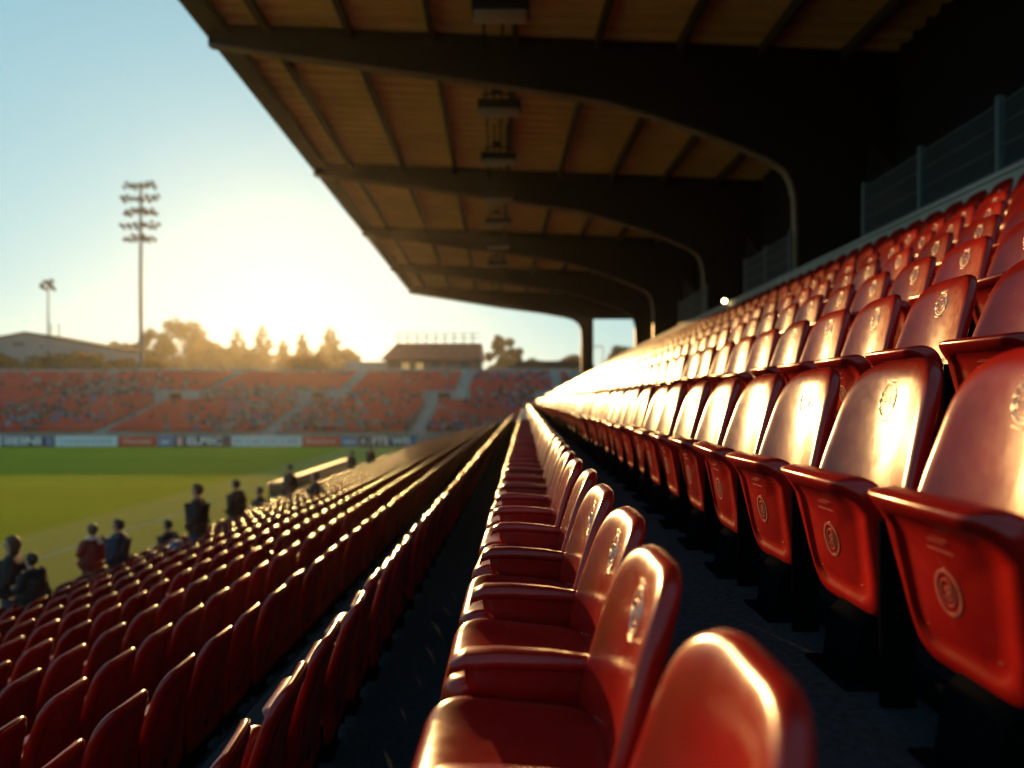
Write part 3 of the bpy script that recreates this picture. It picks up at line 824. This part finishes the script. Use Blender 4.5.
Y = 128.
t = thing('low_shed', 'long low dark-roofed shed beyond the end of the main stand', 'building', (px(556, Y), Y, 0))
MB().box((-8, 0, 0), (7, 8, pz(368, Y))).obj('wall', M['clad'], t)
MB().prism([(-8.4, pz(368, Y)), (7.4, pz(368, Y)), (6.5, pz(361, Y)), (-7.2, pz(361, Y))], 'y', -.4, 8.4).obj('roof', M['steel_dark'], t)
MB().box((-3, -.06, 2), (-1, .02, 5)).obj('door', M['darkwall'], t)

t = thing('goal_frame', 'thin tall metal frame standing past the roof post', 'frame', (px(592, 100), 100, 0))
MB().beam((-1.6, 0, 0), (-1.6, 0, pz(347, 100)), .14, .14).obj('post', M['mast'], t)
MB().beam((1.6, 0, 0), (1.6, 0, pz(347, 100)), .14, .14).obj('post', M['mast'], t)
MB().beam((-1.68, 0, pz(347, 100)+.08), (1.68, 0, pz(347, 100)+.08), .14, .14).obj('crossbar', M['mast'], t)

# ------------------------------------------------------------------ trees
def leaf_cloud(centers, radii, n, size, seed, squash=1.):
    r = np.random.default_rng(seed)
    k = r.choice(len(centers), n, p=np.array(radii)**1.2/np.sum(np.array(radii)**1.2))
    d = r.normal(size=(n, 3)); d /= np.linalg.norm(d, axis=1)[:, None]
    rad = np.array(radii)[k]*(r.random(n)**.45)
    c = np.array(centers)[k] + d*rad[:, None]*np.array([1, 1, squash])
    a = r.normal(size=(n, 3)); a /= np.linalg.norm(a, axis=1)[:, None]
    bb = np.cross(a, r.normal(size=(n, 3))); bb /= np.linalg.norm(bb, axis=1)[:, None]
    s = size*r.uniform(.5, 1.2, n)[:, None]
    V = np.stack([c-a*s, c-bb*s*.6, c+a*s, c+bb*s*.6], 1).reshape(-1, 3)
    return V, np.arange(4*n).reshape(-1, 4)
def added_hill_z(y):
    return 11.*max(0, min(1, (y - 190)/70))**2*(3 - 2*max(0, min(1, (y - 190)/70)))*(1 - .6*max(0, min(1, (y - 360)/200)))
hv = []; hf = []; ys = [185, 195, 205, 215, 225, 235, 245, 255, 262, 300, 340, 380, 440, 500, 560]
for y in ys:
    for i in range(21): hv.append((-300 + 30*i, y, added_hill_z(y)*(1 + .08*math.sin(i*1.7)) - (.3 if y == 185 else 0)))
for a in range(len(ys)-1):
    for i in range(20): hf.append((a*21+i, a*21+i+1, a*21+i+22, a*21+i+21))
tag(MB().add(hv, hf).obj('added_hill', M['soil'], smooth=True), kind='structure')  # unseen rise added to lift trees set back to keep shadows off pitch
def tree(X, Y, H, W, kind, label, seed, leafm, zb=0., ls=1.):
    r = random.Random(seed)
    t = thing('conifer_tree' if kind == 'con' else 'broadleaf_tree', label, 'tree', (X, Y, zb), group='trees behind the opposite stand')
    tk = MB(); C, Rd = [], []
    if kind == 'con':
        tk.tube([(0, 0, 0), (.1, 0, H*.5), (0, 0, H*.97)], [.035*H*.5, .012*H, .02], 8)
        z = H*.12
        while z < H*.98:
            f = 1 - (z/H); rw = W/2*(f**.62)*r.uniform(.8, 1.15)
            m = max(3, int(7*f)+2)
            for q in range(m):
                a = 2*math.pi*q/m + r.random(); rr = rw*r.uniform(.35, .9)
                C.append((math.cos(a)*rr, math.sin(a)*rr, z - rr*.25)); Rd.append(max(.45, rw*.40))
                if q % 2 == 0: tk.tube([(0, 0, z), (math.cos(a)*rr, math.sin(a)*rr, z-rr*.2)], [.08, .03], 5)
            z += H*.05
        V, Fq = leaf_cloud(C, Rd, 9000, .36*ls, seed, .7)
    else:
        tk.tube([(0, 0, 0), (.15, .1, H*.25), (.05, 0, H*.55)], [.03*H, .022*H, .012*H], 8)
        m = 46
        for q in range(m):
            a = r.uniform(0, 6.28); e = r.uniform(-.95, 1)
            rr = W/2*math.sqrt(max(.05, 1-e*abs(e)*.8 if e > 0 else 1 + e*.25))*r.uniform(.35, .9); z = H*.55 + e*H*.39*r.uniform(.75, 1.05)
            C.append((math.cos(a)*rr, math.sin(a)*rr, z)); Rd.append(W*.11*r.uniform(.6, 1.25))
            tk.tube([(.08, 0, H*.35), (math.cos(a)*rr*.5, math.sin(a)*rr*.5, H*.3+z*.4), C[-1]], [.012*H*.5, .08, .03], 5)
        V, Fq = leaf_cloud(C, Rd, 8500, .38*ls, seed, .85)
    tk.obj('trunk', M['bark'], t, smooth=True)
    link('crown', np_mesh('crown', V, Fq, [leafm]), t)
TR = [(12, 356, 14, 'bro', 'a', 128, 'low yellow tree in front of the warehouse wall'), (60, 354, 17, 'bro', 'b', 132, 'low dark green tree in front of the warehouse'),
      (88, 353, 13, 'bro', 'a', 129, 'small golden tree at the low end of the warehouse roof'), (110, 357, 13, 'bro', 'b', 127, 'low bushy tree between the warehouse end and the tall mast'), (142, 356, 12, 'bro', 'a', 129, 'low golden tree just past the tall mast foot'), (119, 343, 12, 'bro', 'a', 140, 'slim golden tree just beside the tall mast'),
      (150, 334, 12, 'bro', 'b', 150, 'tree directly behind the tall floodlight mast'), (178, 322, 17, 'bro', 'b', 142, 'broadest round-crowned tree near the tall mast'),
      (204, 340, 11, 'bro', 'a', 138, 'small tree between the round-crowned tree and the conifers'), (217, 350, 13, 'bro', 'b', 130, 'low bushy tree in front of the conifers'), (237, 333, 9.5, 'con', 'c', 140, 'first conifer from the tall mast'),
      (262, 329, 10, 'con', 'c', 144, 'second conifer from the tall mast, tallest of them'), (283, 344, 11, 'con', 'c', 146, 'lower conifer in the brightest part of the sky'),
      (302, 338, 9, 'con', 'c', 140, 'third conifer from the tall mast'), (329, 331, 12.5, 'con', 'c', 142, 'last conifer, wide and nearest the clubhouse'), (345, 350, 9, 'bro', 'a', 146, 'low tree between last conifer and clubhouse'), (250, 352, 15, 'bro', 'b', 128, 'low spreading tree under the conifers'), (310, 354, 14, 'bro', 'a', 126, 'low spreading tree under the last conifer'),
      (505, 337, 9, 'bro', 'b', 132, 'round tree between the clubhouse and the roof post'), (572, 356, 8, 'bro', 'a', 135, 'small golden tree by the low shed'), (628, 350, 14, 'bro', 'b', 140, 'tree seen through the open end past the roof post'), (536, 362, 10, 'bro', 'b', 140, 'low tree behind the low shed')]
for i, (x, y, W, kind, lm, Y, lab) in enumerate(TR):
    far = y < 353 or x > 480
    zb_ = 0.
    if far: Y = Y*2.15; zb_ = added_hill_z(Y) - .3; W = W*1.75
    tree(px(x, Y), Y, pz(y - (5 if kind == 'con' else 2), Y) - zb_, W*(1.0 if kind == 'con' else 1.1), kind, lab, 100+i, M['leaf_'+lm], zb_, 1.7 if far else 1.)

# ------------------------------------------------------------------ people
def skin_mesh(name, joints, edges, mats, sub=2, root=0):
    me = bpy.data.meshes.new(name); me.from_pydata([j[:3] for j in joints], edges, [])
    o = bpy.data.objects.new(name, me); COL.objects.link(o)
    o.modifiers.new('s', 'SKIN'); sm = o.modifiers.new('u', 'SUBSURF'); sm.levels = sub; sm.render_levels = sub
    if not me.skin_vertices: me.attributes  # layer is made by the modifier
    sv = me.skin_vertices[0].data
    for i, j in enumerate(joints):
        r = j[3]; sv[i].radius = (r, r) if not isinstance(r, tuple) else r; sv[i].use_root = (i == root)
    dg = bpy.context.evaluated_depsgraph_get(); dg.update()
    out = bpy.data.meshes.new_from_object(o.evaluated_get(dg)); bpy.data.objects.remove(o); bpy.data.meshes.remove(me)
    out.name = name; out.materials.clear(); out.materials.append(mats); out.shade_smooth(); return out
def person(loc, rz, h, coat, hair, label, seated=False, pose='pockets', long_hair=False, scarf=False, hood=False, lower='jeans'):
    t = thing('person', label, 'person', loc, rz); s = h/1.78; t.scale = (s*1.12, s*1.16, s)
    dz = -.50 if seated else 0.
    J, E = [], []
    def j(x, y, z, r): J.append((x, y, z + dz, r)); return len(J)-1
    def jn(x, y, z, r): J.append((x, y, z, r)); return len(J)-1
    def e(*ids):
        for a, b in zip(ids[:-1], ids[1:]): E.append((a, b))
    pel = j(0, 0, .97, .14); sp = j(0, 0, 1.15, .125); ch = j(.01, 0, 1.34, .15); nb = j(.02, 0, 1.48, .07); nk = j(.0, 0, 1.55, .06)
    h1 = j(-.02, 0, 1.62, .07); h2 = j(0, 0, 1.69, (.095, .078)); h3 = j(.01, 0, 1.75, .07); e(pel, sp, ch, nb, nk, h1, h2, h3)
    ns = j(-.115, 0, 1.66, .014); e(h2, ns)
    arms = []
    for sg in (-1, 1):
        hp = j(0, sg*.1, .91, .09)
        if seated: kn = jn(-.42, sg*.13, .47, .06); an = jn(-.44, sg*.13, .09, .045); to = jn(-.60, sg*.14, .04, .036)
        else: kn = jn(-.02, sg*.11, .50, .06); an = jn(.02, sg*.11, .09, .043); to = jn(-.14, sg*.13, .04, .036)
        e(pel, hp, kn, an, to)
        shd = j(.02, sg*.19, 1.42, .06)
        if pose == 'down': el = j(.04, sg*.26, 1.15, .045); wr = j(-.03, sg*.27, .92, .03)
        elif pose == 'front': el = j(.03, sg*.27, 1.16, .045); wr = j(-.22, sg*.12, 1.12, .03)
        else: el = j(.07, sg*.29, 1.15, .045); wr = j(-.07, sg*.19, .95, .03)
        e(ch, shd, el, wr); arms.append((shd, el, wr))
        w = Vector(J[wr][:3]); d = (w - Vector(J[el][:3])).normalized()
        side = d.cross(Vector((0, 1, 0))).normalized()
        pm = jn(*(w + d*.07), .032); e(wr, pm)
        for q in range(4):
            b0 = w + d*.09 + side*(.026*(q-1.5)); L = (.07, .08, .075, .055)[q]
            f1 = jn(*b0, .010); f2 = jn(*(b0 + d*L*.55 + Vector((0, -sg*.01, 0))), .009); f3 = jn(*(b0 + d*L*.9 + Vector((0, -sg*.03, 0))), .008); e(pm, f1, f2, f3)
        th = jn(*(w + d*.035 - side*.035), .011); t2 = jn(*(w + d*.075 - side*.055), .009); e(wr, th, t2)
    body = link('body', skin_mesh('body', J, E, M['skin'], 2, 0), t)
    # trousers, coat
    TJ = [(0, 0, .98+dz, .155)]; TE = []; k = 1
    for sg in (-1, 1):
        kn = (-.42, sg*.13, .47) if seated else (-.02, sg*.11, .50); an = (-.44, sg*.13, .13) if seated else (.02, sg*.11, .12)
        TJ += [(0, sg*.1, .90+dz, .105), (*kn, .08), (*an, .07)]; TE += [(0, k), (k, k+1), (k+1, k+2)]; k += 3
    link('trousers', skin_mesh('trousers', TJ, TE, M[lower], 2, 0), t)
    SJ, SE = [], []
    for sg in (-1, 1):
        a = (-.42, sg*.13) if seated else (.03, sg*.11)
        i = len(SJ); SJ += [(a[0], a[1], .055, .05), (a[0]-.10, a[1]+sg*.015, .045, .045), (a[0]-.18, a[1]+sg*.02, .035, .035)]; SE += [(i, i+1), (i+1, i+2)]
    for q in (0, 1):
        link('shoe', skin_mesh('shoe', SJ[q*3:q*3+3], [(0, 1), (1, 2)], M['shoe'], 2, 0), t)
    CJ = [(0, 0, (.72 if not seated else .96)+dz, (.22, .27)), (0, 0, .97+dz, (.20, .26)), (0, 0, 1.15+dz, (.20, .26)), (.01, 0, 1.34+dz, (.19, .255)), (.015, 0, 1.47+dz, .10), (.01, 0, 1.53+dz, .078)]
    CE = [(0, 1), (1, 2), (2, 3), (3, 4), (4, 5)]
    for (shd, el, wr) in arms:
        i = len(CJ)
        for q, rr in ((shd, .095), (el, .08), (wr, .065)): CJ.append((*J[q][:3], rr))
        CE += [(3, i), (i, i+1), (i+1, i+2)]
    if hood: CJ.append((.13, 0, 1.50+dz, .10)); CE.append((4, len(CJ)-1))
    ct = link('coat', skin_mesh('coat', CJ, CE, M[coat], 2, 2), t)
    # hair
    bm = bmesh.new(); bmesh.ops.create_icosphere(bm, subdivisions=4, radius=1)
    kill = []
    rr = random.Random(label)
    for v in bm.verts:
        x, y, z = v.co
        if x < -.42 and z < .45 or z < ((-.5 if x < -.1 else -.95) if not long_hair else -.96) or (x < -.15 and z < -.05): kill.append(v); continue
        nzv = 1 + .06*math.sin(9*x+3*z)*math.sin(11*y+5) + rr.uniform(-.03, .03)
        zz = z*.135 if z > 0 else z*(.13 if not long_hair else .26)
        v.co = Vector((x*.110*nzv + .012, y*.090*nzv, zz*nzv + 1.695 + dz))
    bmesh.ops.delete(bm, geom=kill, context='VERTS')
    ret = bmesh.ops.solidify(bm, geom=bm.faces[:], thickness=.012)
    me = bpy.data.meshes.new('hair'); bm.to_mesh(me); bm.free(); me.materials.append(M[hair]); me.shade_smooth(); link('hair', me, t)
    if scarf:
        link('scarf', skin_mesh('scarf', [(.02, .09, 1.50+dz, .05), (-.07, .07, 1.50+dz, .05), (-.09, -.03, 1.49+dz, .05), (-.02, -.10, 1.50+dz, .05), (.08, -.08, 1.50+dz, .05), (.10, .03, 1.50+dz, .05), (.13, .1, 1.36+dz, .05), (.13, .12, 1.12+dz, .045)], [(0,1),(1,2),(2,3),(3,4),(4,5),(5,6),(6,7)], M['scarf'], 2, 0), t)
    return t
def floor_z(n): return EYE - 1.6 - .22*n - .85
def at(px_, Y): return (px_-525)*Y/F
person((-7.4, 15.4, floor_z(6)), R(12), 1.84, 'coat_black', 'hair_brown', 'tallest dark standing figure, alone among the seats in a long coat', pose='pockets')
person((-8.05, 19.0, floor_z(7)), R(-8), 1.74, 'coat_black', 'hair_dark', 'person in a black coat with short dark hair, just past the tallest standing figure', pose='pockets')
person((-9.0, 14.2, floor_z(8)), R(-20), 1.60, 'coat_red', 'hair_brown', 'person in a red jacket and pale scarf standing close beside another', pose='front', scarf=True)
person((-8.05, 13.5, floor_z(7)), R(15), 1.60, 'coat_navy', 'hair_dark', 'person in a long dark hooded coat standing beside the red jacket', pose='pockets', hood=True)
person((-8.95, 11.9, floor_z(8)), R(20), 1.80, 'coat_black', 'hair_brown', 'person with bushy brown hair cut off by the photo edge', pose='pockets', long_hair=True)
person((-8.1, 11.2, floor_z(7)), R(-5), 1.45, 'coat_black', 'hair_dark', 'shorter person in black beside the bushy-haired one', pose='front')
person((-8.9, 25.8, floor_z(8)), R(5), 1.74, 'coat_grey', 'hair_dark', 'dark figure standing in front of the dugout end', pose='pockets')
person((-8.9, 35.0, floor_z(8)), R(5), 1.60, 'coat_grey', 'hair_brown', 'person with sunlit brown hair standing past the dugout', pose='pockets')
person((-8.05, 35.6, floor_z(7)), R(-15), 1.6, 'coat_black', 'hair_dark', 'person in black standing one row above the brown-haired figure by the dugout', pose='pockets')
person((-8.85, 16.9, floor_z(8)), R(0), 1.68, 'coat_black', 'hair_dark', 'seated person in the front row, only head and shoulders showing', seated=True, pose='front')
person((-8.80, 22.6, floor_z(8)), R(10), 1.8, 'coat_grey', 'hair_brown', 'seated person between the lone standing figures and the dugout', seated=True, pose='front')
person((-6.35, 20.6, floor_z(5)), R(5), 1.85, 'coat_black', 'hair_dark', 'person in black seated several rows up the seating below the dugout', seated=True, pose='front')
# blue bag on a seat back
t = thing('shoulder_bag', 'blue cloth bag hung over a seat in the row behind the front', 'bag', (-7.62, 14.9, floor_z(7)+.62))
bm = bmesh.new(); bmesh.ops.create_cube(bm, size=1, matrix=Matrix.Diagonal((.16, .36, .30, 1)) @ Matrix.Translation((0, 0, .5)))
bmesh.ops.bevel(bm, geom=bm.edges[:], offset=.06, segments=3, affect='EDGES', profile=.5)
me = bpy.data.meshes.new('pouch'); bm.to_mesh(me); bm.free(); me.materials.append(M['bag_blue']); me.shade_smooth(); link('pouch', me, t)
MB().tube([(0, -.14, .26), (0, -.10, .42), (0, 0, .47), (0, .10, .42), (0, .14, .26)], .016, 6).obj('strap', M['board_navy'], t, smooth=True)

# ------------------------------------------------------------------ haze
HAZE = .00012
if HAZE:
    b = MB().box((-660, -660, -1.2), (660, 660, 46))
    m = bpy.data.materials.new('haze'); m.use_nodes = True; nt = m.node_tree; nt.nodes.remove(nt.nodes['Principled BSDF'])
    v = nt.nodes.new('ShaderNodeVolumePrincipled'); v.inputs['Color'].default_value = (.96, .93, .88, 1); v.inputs['Density'].default_value = HAZE; v.inputs['Anisotropy'].default_value = .8
    nt.links.new(v.outputs[0], nt.nodes['Material Output'].inputs['Volume'])
    tag(b.obj('haze', m), kind='stuff')

# ------------------------------------------------------------------ light, sky, camera
w = bpy.data.worlds.new('World'); S.world = w; w.use_nodes = True; nt = w.node_tree
sky = nt.nodes.new('ShaderNodeTexSky'); sky.sky_type = 'NISHITA'; sky.sun_disc = False
sky.sun_elevation = SUN_EL; sky.sun_rotation = -SUN_AZ; sky.air_density = 1.0; sky.dust_density = .6; sky.ozone_density = 2.5; sky.altitude = 50
bg = nt.nodes['Background']; bg.inputs['Strength'].default_value = .052
# film-like response of the sky: compress the glow round the sun channel by channel
sp = nt.nodes.new('ShaderNodeSeparateColor'); cb = nt.nodes.new('ShaderNodeCombineColor'); nt.links.new(sky.outputs[0], sp.inputs[0])
for k, (ex, gain) in enumerate(((.45, 2.15), (.33, 3.75), (.24, 4.45))):
    p = nt.nodes.new('ShaderNodeMath'); p.operation = 'POWER'; p.inputs[1].default_value = ex; nt.links.new(sp.outputs[k], p.inputs[0])
    q = nt.nodes.new('ShaderNodeMath'); q.operation = 'MULTIPLY'; q.inputs[1].default_value = gain; nt.links.new(p.outputs[0], q.inputs[0]); nt.links.new(q.outputs[0], cb.inputs[k])
nt.links.new(cb.outputs[0], bg.inputs['Color'])
sl = bpy.data.lights.new('sun', 'SUN'); sl.energy = 3.5; sl.angle = R(.53); sl.color = (1, .57, .19)
so = bpy.data.objects.new('sun', sl); COL.objects.link(so)
d = Vector((-math.sin(SUN_AZ)*math.cos(SUN_EL), math.cos(SUN_AZ)*math.cos(SUN_EL), math.sin(SUN_EL)))
so.rotation_euler = d.to_track_quat('Z', 'Y').to_euler(); so.location = (0, 0, 60)

cd = bpy.data.cameras.new('camera'); cam = bpy.data.objects.new('camera', cd); COL.objects.link(cam); S.camera = cam
cam.location = (0, 0, EYE); cam.rotation_euler = (R(90), 0, 0)
cd.sensor_width = 36; cd.lens = 36*F/1024; cd.clip_start = .02; cd.clip_end = 3000
cd.shift_x = -13/1024; cd.shift_y = 16/1024
cd.dof.use_dof = True; cd.dof.focus_distance = 2.5; cd.dof.aperture_fstop = 24e-3/.020; cd.dof.aperture_blades = 0
S.view_settings.view_transform = 'Standard'; S.view_settings.look = 'None'; S.view_settings.exposure = 1.05; S.view_settings.gamma = 1
S.view_settings.use_curve_mapping = False
S.render.engine = 'CYCLES'
S.cycles.use_denoising = True
try: S.cycles.denoiser = 'OPENIMAGEDENOISE'
except Exception: pass
S.cycles.max_bounces = 6; S.cycles.diffuse_bounces = 3; S.cycles.glossy_bounces = 3; S.cycles.volume_bounces = 0; S.cycles.transmission_bounces = 4
S.cycles.sample_clamp_indirect = 6
